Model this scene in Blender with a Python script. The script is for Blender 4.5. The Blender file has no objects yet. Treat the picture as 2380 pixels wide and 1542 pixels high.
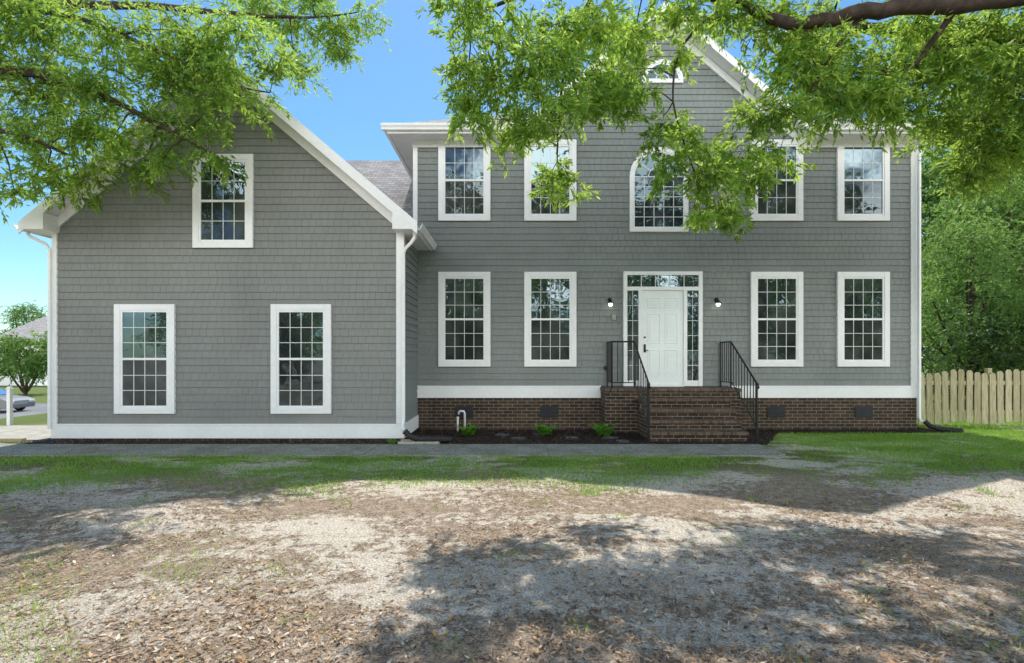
import bpy, bmesh, math, random
import numpy as np
from mathutils import Vector, Matrix
random.seed(7)
scene = bpy.context.scene
col = scene.collection
scene.view_settings.view_transform = 'Standard'
scene.view_settings.look = 'None'
scene.view_settings.exposure = 0

# ------------------------------------------------------------ materials
def new_mat(name):
    m = bpy.data.materials.new(name); m.use_nodes = True
    nt = m.node_tree; nt.nodes.clear()
    return m, nt, nt.nodes, nt.links
def N(nt, typ, **kw):
    n = nt.nodes.new(typ)
    for k, v in kw.items():
        if k in n.inputs.keys(): n.inputs[k].default_value = v
        else: setattr(n, k, v)
    return n
def c4(c): return (c[0], c[1], c[2], 1.0)
def mixc(nt, fac, a, b, blend='MIX'):
    n = nt.nodes.new('ShaderNodeMix'); n.data_type = 'RGBA'; n.blend_type = blend
    for sock, v in ((n.inputs[0], fac), (n.inputs[6], a), (n.inputs[7], b)):
        if isinstance(v, bpy.types.NodeSocket): nt.links.new(v, sock)
        elif isinstance(v, (int, float)): sock.default_value = v
        else: sock.default_value = c4(v)
    return n.outputs[2]
def math_n(nt, op, a, b=None):
    n = nt.nodes.new('ShaderNodeMath'); n.operation = op
    for i, v in enumerate((a, b)):
        if v is None: continue
        if isinstance(v, bpy.types.NodeSocket): nt.links.new(v, n.inputs[i])
        else: n.inputs[i].default_value = v
    return n.outputs[0]
def maprange(nt, v, a, b, c=0.0, d=1.0, smooth=True):
    n = nt.nodes.new('ShaderNodeMapRange')
    if smooth: n.interpolation_type = 'SMOOTHSTEP'
    nt.links.new(v, n.inputs[0])
    for i, x in enumerate((a, b, c, d)): n.inputs[i+1].default_value = x
    return n.outputs[0]
def noise(nt, vec, scale, detail=4, rough=0.55):
    n = nt.nodes.new('ShaderNodeTexNoise')
    n.inputs['Scale'].default_value = scale; n.inputs['Detail'].default_value = detail
    n.inputs['Roughness'].default_value = rough
    nt.links.new(vec, n.inputs['Vector'])
    return n.outputs['Fac']
def finish(nt, color, rough=0.6, height=None, hstr=0.3, hdist=0.01, metallic=0.0, spec=0.5):
    p = nt.nodes.new('ShaderNodeBsdfPrincipled'); o = nt.nodes.new('ShaderNodeOutputMaterial')
    if isinstance(color, bpy.types.NodeSocket): nt.links.new(color, p.inputs['Base Color'])
    else: p.inputs['Base Color'].default_value = c4(color)
    if isinstance(rough, bpy.types.NodeSocket): nt.links.new(rough, p.inputs['Roughness'])
    else: p.inputs['Roughness'].default_value = rough
    p.inputs['Metallic'].default_value = metallic
    p.inputs['Specular IOR Level'].default_value = spec
    if height is not None:
        b = nt.nodes.new('ShaderNodeBump'); b.inputs['Strength'].default_value = hstr
        b.inputs['Distance'].default_value = hdist
        nt.links.new(height, b.inputs['Height']); nt.links.new(b.outputs[0], p.inputs['Normal'])
    nt.links.new(p.outputs[0], o.inputs[0])
    return p
def mat_basic(name, color, rough=0.6, var=0.15, scale=3.0, metallic=0.0, bump=0.1, bscale=60, spec=0.5):
    m, nt, nd, lk = new_mat(name)
    pos = N(nt, 'ShaderNodeNewGeometry').outputs['Position']
    f = noise(nt, pos, scale, 5)
    f2 = noise(nt, pos, scale*9, 3)
    f = math_n(nt, 'ADD', math_n(nt, 'MULTIPLY', f, 0.6), math_n(nt, 'MULTIPLY', f2, 0.4))
    f = maprange(nt, f, 0.35, 0.65)
    a = [x*(1-var) for x in color]; b = [min(1, x*(1+var)) for x in color]
    finish(nt, mixc(nt, f, a, b), rough, noise(nt, pos, bscale, 3), bump, 0.004, metallic, spec)
    return m

M_white = mat_basic('white_paint', (0.86, 0.87, 0.87), 0.45, 0.04, 1.5, bump=0.05)
M_whitedoor = mat_basic('door_paint', (0.83, 0.88, 0.87), 0.4, 0.03, 1.5, bump=0.05)
M_grille = mat_basic('grille_white', (0.74, 0.75, 0.74), 0.5, 0.05, 2)
M_soffit = mat_basic('soffit_white', (0.80, 0.81, 0.81), 0.6, 0.06, 2)
M_black = mat_basic('black_metal', (0.012, 0.012, 0.013), 0.4, 0.2, 6, spec=0.4)
M_blackplastic = mat_basic('black_plastic', (0.02, 0.02, 0.02), 0.55, 0.2, 6)
M_pvc = mat_basic('white_pvc', (0.75, 0.76, 0.77), 0.35, 0.04, 6)
M_concrete_l = mat_basic('pale_concrete', (0.40, 0.37, 0.31), 0.85, 0.2, 4, bump=0.4)
M_asphalt = mat_basic('asphalt', (0.20, 0.20, 0.20), 0.9, 0.2, 1.5, bump=0.3)
M_beige = mat_basic('beige_plastic', (0.36, 0.34, 0.28), 0.5, 0.1, 9)
M_ventmetal = mat_basic('vent_metal', (0.012, 0.015, 0.022), 0.5, 0.3, 9)
M_stone = mat_basic('slate_stone', (0.085, 0.09, 0.095), 0.8, 0.3, 9, bump=0.4)
M_wall_pale = mat_basic('pale_siding', (0.62, 0.62, 0.62), 0.7, 0.06, 1)

def mat_siding(name, colA, colB):
    m, nt, nd, lk = new_mat(name)
    g = N(nt, 'ShaderNodeNewGeometry')
    pos = g.outputs['Position']
    mp = N(nt, 'ShaderNodeMapping'); mp.inputs['Scale'].default_value = (90, 90, 5)
    lk.new(pos, mp.inputs[0])
    grain = noise(nt, mp.outputs[0], 1.0, 4)
    big = noise(nt, pos, 0.9, 5)
    c = mixc(nt, g.outputs['Random Per Island'], colA, colB)
    c = mixc(nt, maprange(nt, big, 0.35, 0.7), c, (0.88, 0.88, 0.88), 'MULTIPLY')
    c = mixc(nt, maprange(nt, grain, 0.4, 0.7, 0, 0.25), c, (0.75, 0.75, 0.75), 'MULTIPLY')
    finish(nt, c, 0.75, grain, 0.10, 0.002, spec=0.3)
    return m
M_siding = mat_siding('grey_shingle_paint', (0.240, 0.264, 0.254), (0.250, 0.275, 0.265))
M_sidingG = mat_siding('grey_shingle_paint_warm_bounce', (0.246, 0.254, 0.242), (0.257, 0.265, 0.253))  # garage copy of the grey paint, warm light off the ground put into its colour
M_sidingback = mat_basic('wall_backing', (0.12, 0.128, 0.122), 0.8, 0.1)

def mat_brick(name, horiz=False, dark=1.0):
    m, nt, nd, lk = new_mat(name)
    pos = N(nt, 'ShaderNodeNewGeometry').outputs['Position']
    sp = N(nt, 'ShaderNodeSeparateXYZ'); lk.new(pos, sp.inputs[0])
    cb = N(nt, 'ShaderNodeCombineXYZ')
    if horiz:
        lk.new(sp.outputs[1], cb.inputs[0]); lk.new(sp.outputs[0], cb.inputs[1])
    else:
        lk.new(math_n(nt, 'ADD', sp.outputs[0], sp.outputs[1]), cb.inputs[0]); lk.new(sp.outputs[2], cb.inputs[1])
    b = N(nt, 'ShaderNodeTexBrick'); lk.new(cb.outputs[0], b.inputs[0])
    b.inputs['Scale'].default_value = 1.0
    b.inputs['Brick Width'].default_value = 0.21 if not horiz else 0.24
    b.inputs['Row Height'].default_value = 0.072 if not horiz else 0.075
    b.inputs['Mortar Size'].default_value = 0.0065
    b.inputs['Mortar Smooth'].default_value = 0.2
    b.inputs['Color1'].default_value = c4((0.10*dark, 0.064*dark, 0.046*dark))
    b.inputs['Color2'].default_value = c4((0.045*dark, 0.034*dark, 0.030*dark))
    b.inputs['Mortar'].default_value = c4((0.27*(0.5+0.5/dark), 0.23*(0.5+0.5/dark), 0.165*(0.5+0.5/dark)))
    n1 = noise(nt, pos, 5, 5); n2 = noise(nt, pos, 50, 4)
    c = mixc(nt, maprange(nt, n1, 0.35, 0.7, 0, 0.7), b.outputs['Color'], (0.6, 0.55, 0.5), 'MULTIPLY')
    c = mixc(nt, maprange(nt, n2, 0.4, 0.7, 0, 0.5), c, (0.6, 0.6, 0.6), 'MULTIPLY')
    h = math_n(nt, 'SUBTRACT', math_n(nt, 'MULTIPLY', n2, 0.3), b.outputs['Fac'])
    finish(nt, c, 0.85, h, 0.6, 0.008, spec=0.3)
    return m
M_brick = mat_brick('brown_brick')
M_brickstep = mat_brick('step_brick', False, 0.85)
M_bricktread = mat_brick('brick_tread', True, 2.0)

def mat_roof():
    m, nt, nd, lk = new_mat('asphalt_shingle_roof')
    pos = N(nt, 'ShaderNodeNewGeometry').outputs['Position']
    sp = N(nt, 'ShaderNodeSeparateXYZ'); lk.new(pos, sp.inputs[0])
    cb = N(nt, 'ShaderNodeCombineXYZ'); lk.new(sp.outputs[0], cb.inputs[0])
    lk.new(math_n(nt, 'MULTIPLY', sp.outputs[2], 1.55), cb.inputs[1])
    b = N(nt, 'ShaderNodeTexBrick'); lk.new(cb.outputs[0], b.inputs[0])
    b.inputs['Scale'].default_value = 1; b.inputs['Brick Width'].default_value = 0.22
    b.inputs['Row Height'].default_value = 0.14; b.inputs['Mortar Size'].default_value = 0.006
    b.inputs['Color1'].default_value = c4((0.30, 0.285, 0.28)); b.inputs['Color2'].default_value = c4((0.45, 0.425, 0.415))
    b.inputs['Mortar'].default_value = c4((0.15, 0.14, 0.14))
    n2 = noise(nt, pos, 90, 3)
    c = mixc(nt, maprange(nt, n2, 0.35, 0.7, 0, 0.6), b.outputs['Color'], (0.6, 0.6, 0.6), 'MULTIPLY')
    finish(nt, c, 0.95, n2, 0.4, 0.01, spec=0.1)
    return m
M_roof = mat_roof()

def mat_glass(name, ior, tint, lo, hi):
    m, nt, nd, lk = new_mat(name)
    pos = N(nt, 'ShaderNodeNewGeometry').outputs['Position']
    h = noise(nt, pos, 1.6, 2)
    inter = noise(nt, pos, 1.3, 3)
    c = mixc(nt, maprange(nt, inter, 0.4, 0.65), lo, hi)
    d = N(nt, 'ShaderNodeBsdfDiffuse'); lk.new(c, d.inputs[0])
    g = N(nt, 'ShaderNodeBsdfGlossy'); g.inputs['Roughness'].default_value = 0.01
    g.inputs['Color'].default_value = c4(tint)
    b = N(nt, 'ShaderNodeBump'); b.inputs['Strength'].default_value = 0.3; b.inputs['Distance'].default_value = 0.02
    lk.new(h, b.inputs['Height']); lk.new(b.outputs[0], g.inputs['Normal'])
    f = N(nt, 'ShaderNodeFresnel'); f.inputs['IOR'].default_value = ior
    mx = N(nt, 'ShaderNodeMixShader'); lk.new(f.outputs[0], mx.inputs[0]); lk.new(d.outputs[0], mx.inputs[1]); lk.new(g.outputs[0], mx.inputs[2])
    o = N(nt, 'ShaderNodeOutputMaterial'); lk.new(mx.outputs[0], o.inputs[0])
    return m
M_glass = mat_glass('window_glass', 2.2, (0.68, 0.90, 1.0), (0.020, 0.026, 0.028), (0.065, 0.076, 0.076))
M_glassdim = mat_glass('dim_window_glass', 1.6, (0.60, 0.85, 1.0), (0.022, 0.030, 0.036), (0.06, 0.075, 0.085))
M_screen = mat_glass('screened_window_glass', 1.65, (0.75, 0.92, 1.0), (0.022, 0.027, 0.029), (0.07, 0.076, 0.074))

def mat_emit(name, c, s):
    m, nt, nd, lk = new_mat(name)
    e = N(nt, 'ShaderNodeEmission'); e.inputs[0].default_value = c4(c); e.inputs[1].default_value = s
    o = N(nt, 'ShaderNodeOutputMaterial'); lk.new(e.outputs[0], o.inputs[0]); return m
M_lampglow = mat_emit('lamp_glow', (1, 0.95, 0.88), 5.0)

def mat_leaf(name, stops, trans=0.5, tcol=(0.30, 0.42, 0.04)):
    m, nt, nd, lk = new_mat(name)
    a = N(nt, 'ShaderNodeAttribute'); a.attribute_name = 'tone'
    r = N(nt, 'ShaderNodeValToRGB'); lk.new(a.outputs['Fac'], r.inputs[0])
    el = r.color_ramp.elements
    el[0].position = stops[0][0]; el[0].color = c4(stops[0][1])
    el[1].position = stops[-1][0]; el[1].color = c4(stops[-1][1])
    for p, c in stops[1:-1]:
        e = el.new(p); e.color = c4(c)
    d = N(nt, 'ShaderNodeBsdfPrincipled'); lk.new(r.outputs[0], d.inputs['Base Color'])
    d.inputs['Roughness'].default_value = 0.5; d.inputs['Specular IOR Level'].default_value = 0.35
    o = N(nt, 'ShaderNodeOutputMaterial')
    if trans > 0:
        t = N(nt, 'ShaderNodeBsdfTranslucent')
        lk.new(mixc(nt, 0.6, r.outputs[0], tcol), t.inputs[0])
        mx = N(nt, 'ShaderNodeMixShader'); mx.inputs[0].default_value = trans
        lk.new(d.outputs[0], mx.inputs[1]); lk.new(t.outputs[0], mx.inputs[2]); lk.new(mx.outputs[0], o.inputs[0])
    else: lk.new(d.outputs[0], o.inputs[0])
    return m
M_leaf = mat_leaf('oak_leaves', [(0, (0.016, 0.052, 0.012)), (0.45, (0.055, 0.145, 0.026)), (0.8, (0.15, 0.30, 0.045)), (1, (0.34, 0.45, 0.10))], 0.60, (0.76, 1.0, 0.16))
M_leafbg = mat_leaf('background_leaves', [(0, (0.025, 0.065, 0.014)), (0.6, (0.085, 0.17, 0.038)), (1, (0.21, 0.33, 0.08))], 0.46, (0.48, 0.74, 0.16))
M_shrub = mat_leaf('shrub_leaves', [(0, (0.012, 0.03, 0.008)), (0.6, (0.035, 0.078, 0.018)), (1, (0.09, 0.165, 0.035))], 0.28, (0.18, 0.33, 0.07))
M_fern = mat_leaf('fern_leaves', [(0, (0.08, 0.22, 0.02)), (1, (0.20, 0.46, 0.05))], 0.4, (0.4, 0.8, 0.1))
M_grass = mat_leaf('grass_blades', [(0, (0.07, 0.17, 0.02)), (0.6, (0.16, 0.32, 0.035)), (1, (0.44, 0.44, 0.12))], 0.42, (0.55, 0.95, 0.08))
M_litter = mat_leaf('dry_leaves', [(0, (0.07, 0.045, 0.030)), (0.28, (0.22, 0.15, 0.10)), (0.58, (0.50, 0.385, 0.275)), (0.80, (0.52, 0.26, 0.085)), (1, (0.78, 0.68, 0.54))], 0.15, (0.4, 0.25, 0.1))
M_mulchchip = mat_leaf('mulch_chips', [(0, (0.02, 0.014, 0.011)), (0.7, (0.06, 0.04, 0.03)), (1, (0.15, 0.10, 0.07))], 0)
M_bark = mat_basic('bark', (0.055, 0.042, 0.034), 0.9, 0.4, 8, bump=0.8, bscale=25, spec=0.2)

def mat_fence():
    m, nt, nd, lk = new_mat('weathered_wood')
    g = N(nt, 'ShaderNodeNewGeometry'); pos = g.outputs['Position']
    oi = N(nt, 'ShaderNodeObjectInfo')
    mp = N(nt, 'ShaderNodeMapping'); mp.inputs['Scale'].default_value = (30, 30, 2.5); lk.new(pos, mp.inputs[0])
    gr = noise(nt, mp.outputs[0], 1.5, 5)
    c = mixc(nt, oi.outputs['Random'], (0.42, 0.37, 0.225), (0.60, 0.54, 0.36))
    c = mixc(nt, maprange(nt, gr, 0.35, 0.7, 0, 0.8), c, (0.6, 0.6, 0.55), 'MULTIPLY')
    finish(nt, c, 0.85, gr, 0.4, 0.006, spec=0.2); return m
M_fence = mat_fence()

def mat_walk():
    m, nt, nd, lk = new_mat('aggregate_concrete')
    pos = N(nt, 'ShaderNodeNewGeometry').outputs['Position']
    n1 = noise(nt, pos, 2.0, 6, 0.65); n2 = noise(nt, pos, 55, 5, 0.7)
    v = N(nt, 'ShaderNodeTexVoronoi'); v.inputs['Scale'].default_value = 60; lk.new(pos, v.inputs['Vector'])
    c = mixc(nt, maprange(nt, n2, 0.40, 0.60), (0.15, 0.155, 0.135), (0.46, 0.455, 0.40))
    c = mixc(nt, maprange(nt, n1, 0.35, 0.65, 0, 0.8), c, (0.66, 0.63, 0.55), 'MULTIPLY')
    sp = N(nt, 'ShaderNodeSeparateXYZ'); lk.new(pos, sp.inputs[0])
    fr = math_n(nt, 'FRACT', math_n(nt, 'MULTIPLY', math_n(nt, 'ADD', sp.outputs[0], 60.0), 0.33))
    j = math_n(nt, 'LESS_THAN', fr, 0.003)
    c = mixc(nt, j, c, (0.05, 0.05, 0.05))
    finish(nt, c, 0.9, v.outputs[0], 0.5, 0.006, spec=0.2); return m
M_walk = mat_walk()

def mat_ground():
    m, nt, nd, lk = new_mat('yard_ground')
    pos = N(nt, 'ShaderNodeNewGeometry').outputs['Position']
    sp = N(nt, 'ShaderNodeSeparateXYZ'); lk.new(pos, sp.inputs[0])
    mp = N(nt, 'ShaderNodeMapping'); mp.inputs['Scale'].default_value = (0.5, 1.1, 1); mp.inputs['Location'].default_value = (3.3, 1.2, 0); lk.new(pos, mp.inputs[0])
    big = noise(nt, mp.outputs[0], 0.9, 8, 0.66)
    mid = noise(nt, pos, 9, 7, 0.75); fine = noise(nt, pos, 60, 7, 0.8)
    sand = mixc(nt, maprange(nt, fine, 0.42, 0.58), (0.42, 0.35, 0.27), (0.86, 0.775, 0.66))
    soil = mixc(nt, maprange(nt, fine, 0.43, 0.57), (0.13, 0.088, 0.057), (0.50, 0.39, 0.29))
    soil = mixc(nt, maprange(nt, mid, 0.46, 0.58, 0, 0.5), soil, (0.56, 0.45, 0.345))
    f = maprange(nt, math_n(nt, 'ADD', math_n(nt, 'MULTIPLY', big, 0.6), math_n(nt, 'MULTIPLY', mid, 0.4)), 0.482, 0.53)
    c = mixc(nt, f, soil, sand)
    gcol = mixc(nt, maprange(nt, fine, 0.3, 0.7), (0.07, 0.09, 0.028), (0.20, 0.25, 0.07))
    yy = math_n(nt, 'ADD', sp.outputs[1], math_n(nt, 'MULTIPLY', math_n(nt, 'SUBTRACT', mid, 0.5), 3.2))
    gm = maprange(nt, yy, -4.6, -3.5)
    hole = maprange(nt, big, 0.47, 0.55, 0.9, 0.1)
    far = maprange(nt, sp.outputs[1], 1.0, 4.0)
    left = maprange(nt, sp.outputs[0], -9.5, -12.0)
    hole = math_n(nt, 'MAXIMUM', math_n(nt, 'MAXIMUM', hole, far), left)
    c = mixc(nt, math_n(nt, 'MULTIPLY', gm, hole), c, gcol)
    h = math_n(nt, 'ADD', math_n(nt, 'MULTIPLY', mid, 0.5), math_n(nt, 'MULTIPLY', fine, 0.5))
    finish(nt, c, 0.95, h, 1.0, 0.035, spec=0.1); return m
M_ground = mat_ground()
M_mulch = mat_basic('mulch', (0.045, 0.032, 0.025), 0.95, 0.5, 12, bump=1.0, bscale=45, spec=0.1)

# ------------------------------------------------------------ object helpers
def link(name, data, parent=None, loc=(0, 0, 0), mats=None, label=None, **props):
    o = bpy.data.objects.new(name, data); col.objects.link(o); o.location = loc
    if parent is not None: o.parent = parent
    if mats and data is not None and not data.materials:
        for m in mats: data.materials.append(m)
    if label: o['label'] = label
    for k, v in props.items(): o[k] = v
    return o
def empty(name, loc, label, category, **props):
    return link(name, None, None, loc, None, label, category=category, **props)
def add_box(bm, x0, x1, y0, y1, z0, z1, mi=0):
    v = [bm.verts.new(p) for p in ((x0,y0,z0),(x1,y0,z0),(x1,y1,z0),(x0,y1,z0),(x0,y0,z1),(x1,y0,z1),(x1,y1,z1),(x0,y1,z1))]
    for f in ((0,3,2,1),(4,5,6,7),(0,1,5,4),(1,2,6,5),(2,3,7,6),(3,0,4,7)):
        fc = bm.faces.new([v[i] for i in f]); fc.material_index = mi
def add_prism(bm, prof, y0, y1, mi=0):
    a = [bm.verts.new((x, y0, z)) for x, z in prof]; b = [bm.verts.new((x, y1, z)) for x, z in prof]
    n = len(prof)
    fs = [bm.faces.new(a), bm.faces.new(list(reversed(b)))]
    for i in range(n): fs.append(bm.faces.new([a[i], b[i], b[(i+1) % n], a[(i+1) % n]]))
    for f in fs: f.material_index = mi
def bm_obj(name, fn, mats, parent=None, loc=(0,0,0), bevel=0.0, label=None, smooth=False, **props):
    bm = bmesh.new(); fn(bm)
    bmesh.ops.recalc_face_normals(bm, faces=bm.faces)
    if smooth:
        for f in bm.faces: f.smooth = True
    me = bpy.data.meshes.new(name); bm.to_mesh(me); bm.free()
    o = link(name, me, parent, loc, mats if isinstance(mats, list) else [mats], label, **props)
    if bevel > 0:
        b = o.modifiers.new('bevel', 'BEVEL'); b.width = bevel; b.segments = 2; b.limit_method = 'ANGLE'; b.angle_limit = math.radians(40)
    return o
def boxes(name, lst, mats, parent=None, loc=(0,0,0), bevel=0.004, label=None, **props):
    def fn(bm):
        for b in lst: add_box(bm, *b)
    return bm_obj(name, fn, mats, parent, loc, bevel, label, **props)
def pieces(name, lst, mats, parent=None, loc=(0,0,0), bevel=0.004):
    return [boxes(name, [b], mats, parent, loc, bevel) for b in lst]
def tube(V, F, pts, rad, sides=6, caps=True):
    base = len(V); n = len(pts)
    pts = [Vector(p) for p in pts]
    up = Vector((0.13, 0.21, 1)).normalized()
    for i, p in enumerate(pts):
        t = (pts[min(i+1, n-1)] - pts[max(i-1, 0)]).normalized()
        a = t.cross(up)
        if a.length < 1e-3: a = t.cross(Vector((1, 0, 0)))
        a.normalize(); b = t.cross(a)
        for k in range(sides):
            an = 2*math.pi*k/sides
            V.append(tuple(p + (a*math.cos(an) + b*math.sin(an))*rad[i]))
    for i in range(n-1):
        for k in range(sides):
            k2 = (k+1) % sides
            F.append((base+i*sides+k, base+i*sides+k2, base+(i+1)*sides+k2, base+(i+1)*sides+k))
    if caps:
        F.append(tuple(base+k for k in range(sides))[::-1]); F.append(tuple(base+(n-1)*sides+k for k in range(sides)))
def tubes_obj(name, tubes, mat, parent=None, loc=(0,0,0), sides=8, smooth=True, label=None, **props):
    V, F = [], []
    for pts, rad in tubes:
        if not isinstance(rad, (list, tuple)): rad = [rad]*len(pts)
        tube(V, F, pts, rad, sides)
    me = bpy.data.meshes.new(name); me.from_pydata(V, [], F)
    if smooth: me.polygons.foreach_set('use_smooth', [True]*len(F))
    return link(name, me, parent, loc, [mat], label, **props)
def np_mesh(name, V, F, tone=None):
    me = bpy.data.meshes.new(name); n, k = F.shape
    me.vertices.add(len(V)); me.vertices.foreach_set('co', V.astype(np.float32).ravel())
    me.loops.add(n*k); me.loops.foreach_set('vertex_index', F.astype(np.int32).ravel())
    me.polygons.add(n); me.polygons.foreach_set('loop_start', np.arange(0, n*k, k, dtype=np.int32))
    try: me.polygons.foreach_set('loop_total', np.full(n, k, dtype=np.int32))
    except Exception: pass
    me.update(calc_edges=True)
    if tone is not None:
        at = me.attributes.new('tone', 'FLOAT', 'POINT'); at.data.foreach_set('value', tone.astype(np.float32))
    return me
def unit(a): return a/np.maximum(np.linalg.norm(a, axis=1, keepdims=True), 1e-6)
def leaf_mesh(name, P, D, L, W, tone, rng, flat=False):
    n = len(P); R = rng.normal(size=(n, 3))
    if flat: R = np.stack([-D[:,1], D[:,0], rng.normal(0, 0.35, n)], 1)
    S = unit(R - (R*D).sum(1, keepdims=True)*D) if not flat else unit(R)
    L = L[:, None]; W = W[:, None]
    V = np.stack([P, P + D*L*0.45 + S*W*0.5, P + D*L, P + D*L*0.45 - S*W*0.5], 1).reshape(-1, 3)
    F = np.arange(4*n).reshape(n, 4)
    return np_mesh(name, V, F, np.repeat(tone, 4))

# ------------------------------------------------------------ trees
def crown_leaves(clumps, rng, dens, per, llen, lw, droop=0.35, spread=0.38):
    Ps, Ds, Ts, twigs = [], [], [], []
    for (x, y, z, r) in clumps:
        nt = max(5, int(dens*r*r*rng.uniform(0.6, 1.25))); c = np.array([x, y, z])
        st = c + rng.normal(size=(nt, 3))*r*spread*np.array([1, 1, 0.8])
        d = rng.normal(size=(nt, 3)); d[:, 2] = d[:, 2]*0.6 - droop; d = unit(d)
        L = r*rng.uniform(0.5, 1.2, nt)
        base = rng.normal(0.48, 0.19)
        for i in range(nt):
            m = per
            t = rng.uniform(0.1, 1.0, m)[:, None]
            p = st[i] + d[i]*t*L[i] + np.array([0, 0, -0.28*L[i]])*t*t + rng.normal(size=(m, 3))*0.015
            dd = unit(d[i] + rng.normal(size=(m, 3))*0.7 + np.array([0, 0, -0.35]))
            Ps.append(p); Ds.append(dd)
            Ts.append(np.clip(base + rng.normal(0, 0.17) + rng.normal(0, 0.17, m), 0, 1))
            twigs.append((st[i], st[i] + d[i]*0.5*L[i] + np.array([0,0,-0.07*L[i]]), st[i] + d[i]*L[i] + np.array([0,0,-0.28*L[i]])))
    P = np.concatenate(Ps); D = np.concatenate(Ds); T = np.concatenate(Ts)
    L = rng.uniform(llen*0.65, llen*1.2, len(P)); W = L*rng.uniform(lw*0.8, lw*1.25, len(P))
    return P, D, L, W, T, twigs
def build_tree(loc, label, trunk_pts, limbs, clumps, seed, dens, per, llen, lw, mat, twigr=0.004, droop=0.35, br=0.028, twigs_on=True, **props):
    rng = np.random.default_rng(seed)
    root = empty('tree', loc, label, 'tree', **props)
    V, F = [], []
    tube(V, F, [p[:3] for p in trunk_pts], [p[3] for p in trunk_pts], 12)
    samples = []
    for lb in limbs:
        pts = [Vector(p[:3]) for p in lb]; rs = [p[3] for p in lb]
        fine, fr = [], []
        for i in range(len(pts)-1):
            p0 = pts[max(i-1,0)]; p1 = pts[i]; p2 = pts[i+1]; p3 = pts[min(i+2, len(pts)-1)]
            for s in range(5):
                t = s/5
                q = 0.5*((2*p1) + (p2-p0)*t + (2*p0-5*p1+4*p2-p3)*t*t + (3*p1-p0-3*p2+p3)*t**3)
                fine.append(q + Vector(rng.normal(size=3)*rs[i]*0.18)); fr.append(rs[i]*(1-t)+rs[i+1]*t)
        fine.append(pts[-1]); fr.append(rs[-1])
        tube(V, F, fine, fr, 8); samples += [(q, r) for q, r in zip(fine, fr)]
    for (x, y, z, r) in clumps:
        c = Vector((x, y, z)); q, qr = min(samples, key=lambda s: (s[0]-c).length + (0.4 if s[0].z < c.z-0.3 else 0))
        dist = (q-c).length; r0 = min(qr*0.8, br*(0.7+0.5*min(dist, 2)))
        m1 = q.lerp(c, 0.35) + Vector((0, 0, 0.10*dist)) + Vector(rng.normal(size=3)*0.05*dist)
        m2 = q.lerp(c, 0.7) + Vector((0, 0, 0.08*dist)) + Vector(rng.normal(size=3)*0.05*dist)
        e = c + Vector((c-q).normalized())*r*0.3 - Vector((0, 0, 0.25*r))
        tube(V, F, [q, m1, m2, c, e], [r0, r0*0.75, r0*0.55, r0*0.38, r0*0.15], 5)
    P, D, L, W, T, twigs = crown_leaves(clumps, rng, dens, per, llen, lw, droop)
    if twigs_on:
        for tw in twigs[::2]:
            tube(V, F, tw, [twigr*1.4, twigr, twigr*0.5], 3, False)
    me = bpy.data.meshes.new('trunk'); me.from_pydata(V, [], F)
    me.polygons.foreach_set('use_smooth', [True]*len(F))
    link('trunk', me, root, (0,0,0), [M_bark])
    cm = leaf_mesh('crown', P, D, L, W, T, rng)
    link('crown', cm, root, (0,0,0), [mat])
    return root
def copy_thing(root, loc, rotz=0, scale=(1,1,1), **props):
    n = root.copy(); col.objects.link(n); n.location = loc; n.rotation_euler = (0,0,rotz); n.scale = scale
    for k, v in props.items(): n[k] = v
    for ch in list(root.children):
        c = ch.copy(); col.objects.link(c); c.parent = n
    return n

# terrain height -------------------------------------------------
def sstep(a, b, x):
    t = np.clip((x-a)/(b-a), 0, 1); return t*t*(3-2*t)
def terr(x, y):
    return -1.7*sstep(-11.5, -28.0, np.asarray(x, float))
def bumps(x, y):
    x = np.asarray(x, float); y = np.asarray(y, float)
    b = 0.018*np.sin(x*1.7+0.6*y)*np.sin(y*2.1-0.5*x) + 0.010*np.sin(x*4.3+1.1)*np.sin(y*5.1+x)
    return b*sstep(-3.4, -4.2, y)
xs = np.unique(np.round(np.concatenate([np.linspace(-600,-60,20), np.linspace(-60,-16,45), np.linspace(-16,16,213), np.linspace(16,60,30), np.linspace(60,600,20)]), 4))
ys = np.unique(np.round(np.concatenate([np.linspace(-600,-40,20), np.linspace(-40,-12,20), np.linspace(-12,2,120), np.linspace(2,70,60), np.linspace(70,700,20)]), 4))
X, Y = np.meshgrid(xs, ys); Z = terr(X, Y) + bumps(X, Y)
Vg = np.stack([X.ravel(), Y.ravel(), Z.ravel()], 1); nx, ny = len(xs), len(ys)
ii, jj = np.meshgrid(np.arange(nx-1), np.arange(ny-1)); a = (jj*nx+ii).ravel()
Fg = np.stack([a, a+1, a+nx+1, a+nx], 1)
gm = np_mesh('ground', Vg, Fg); gm.polygons.foreach_set('use_smooth', [True]*len(Fg))
link('ground', gm, None, (0,0,0), [M_ground], kind='structure')

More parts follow.
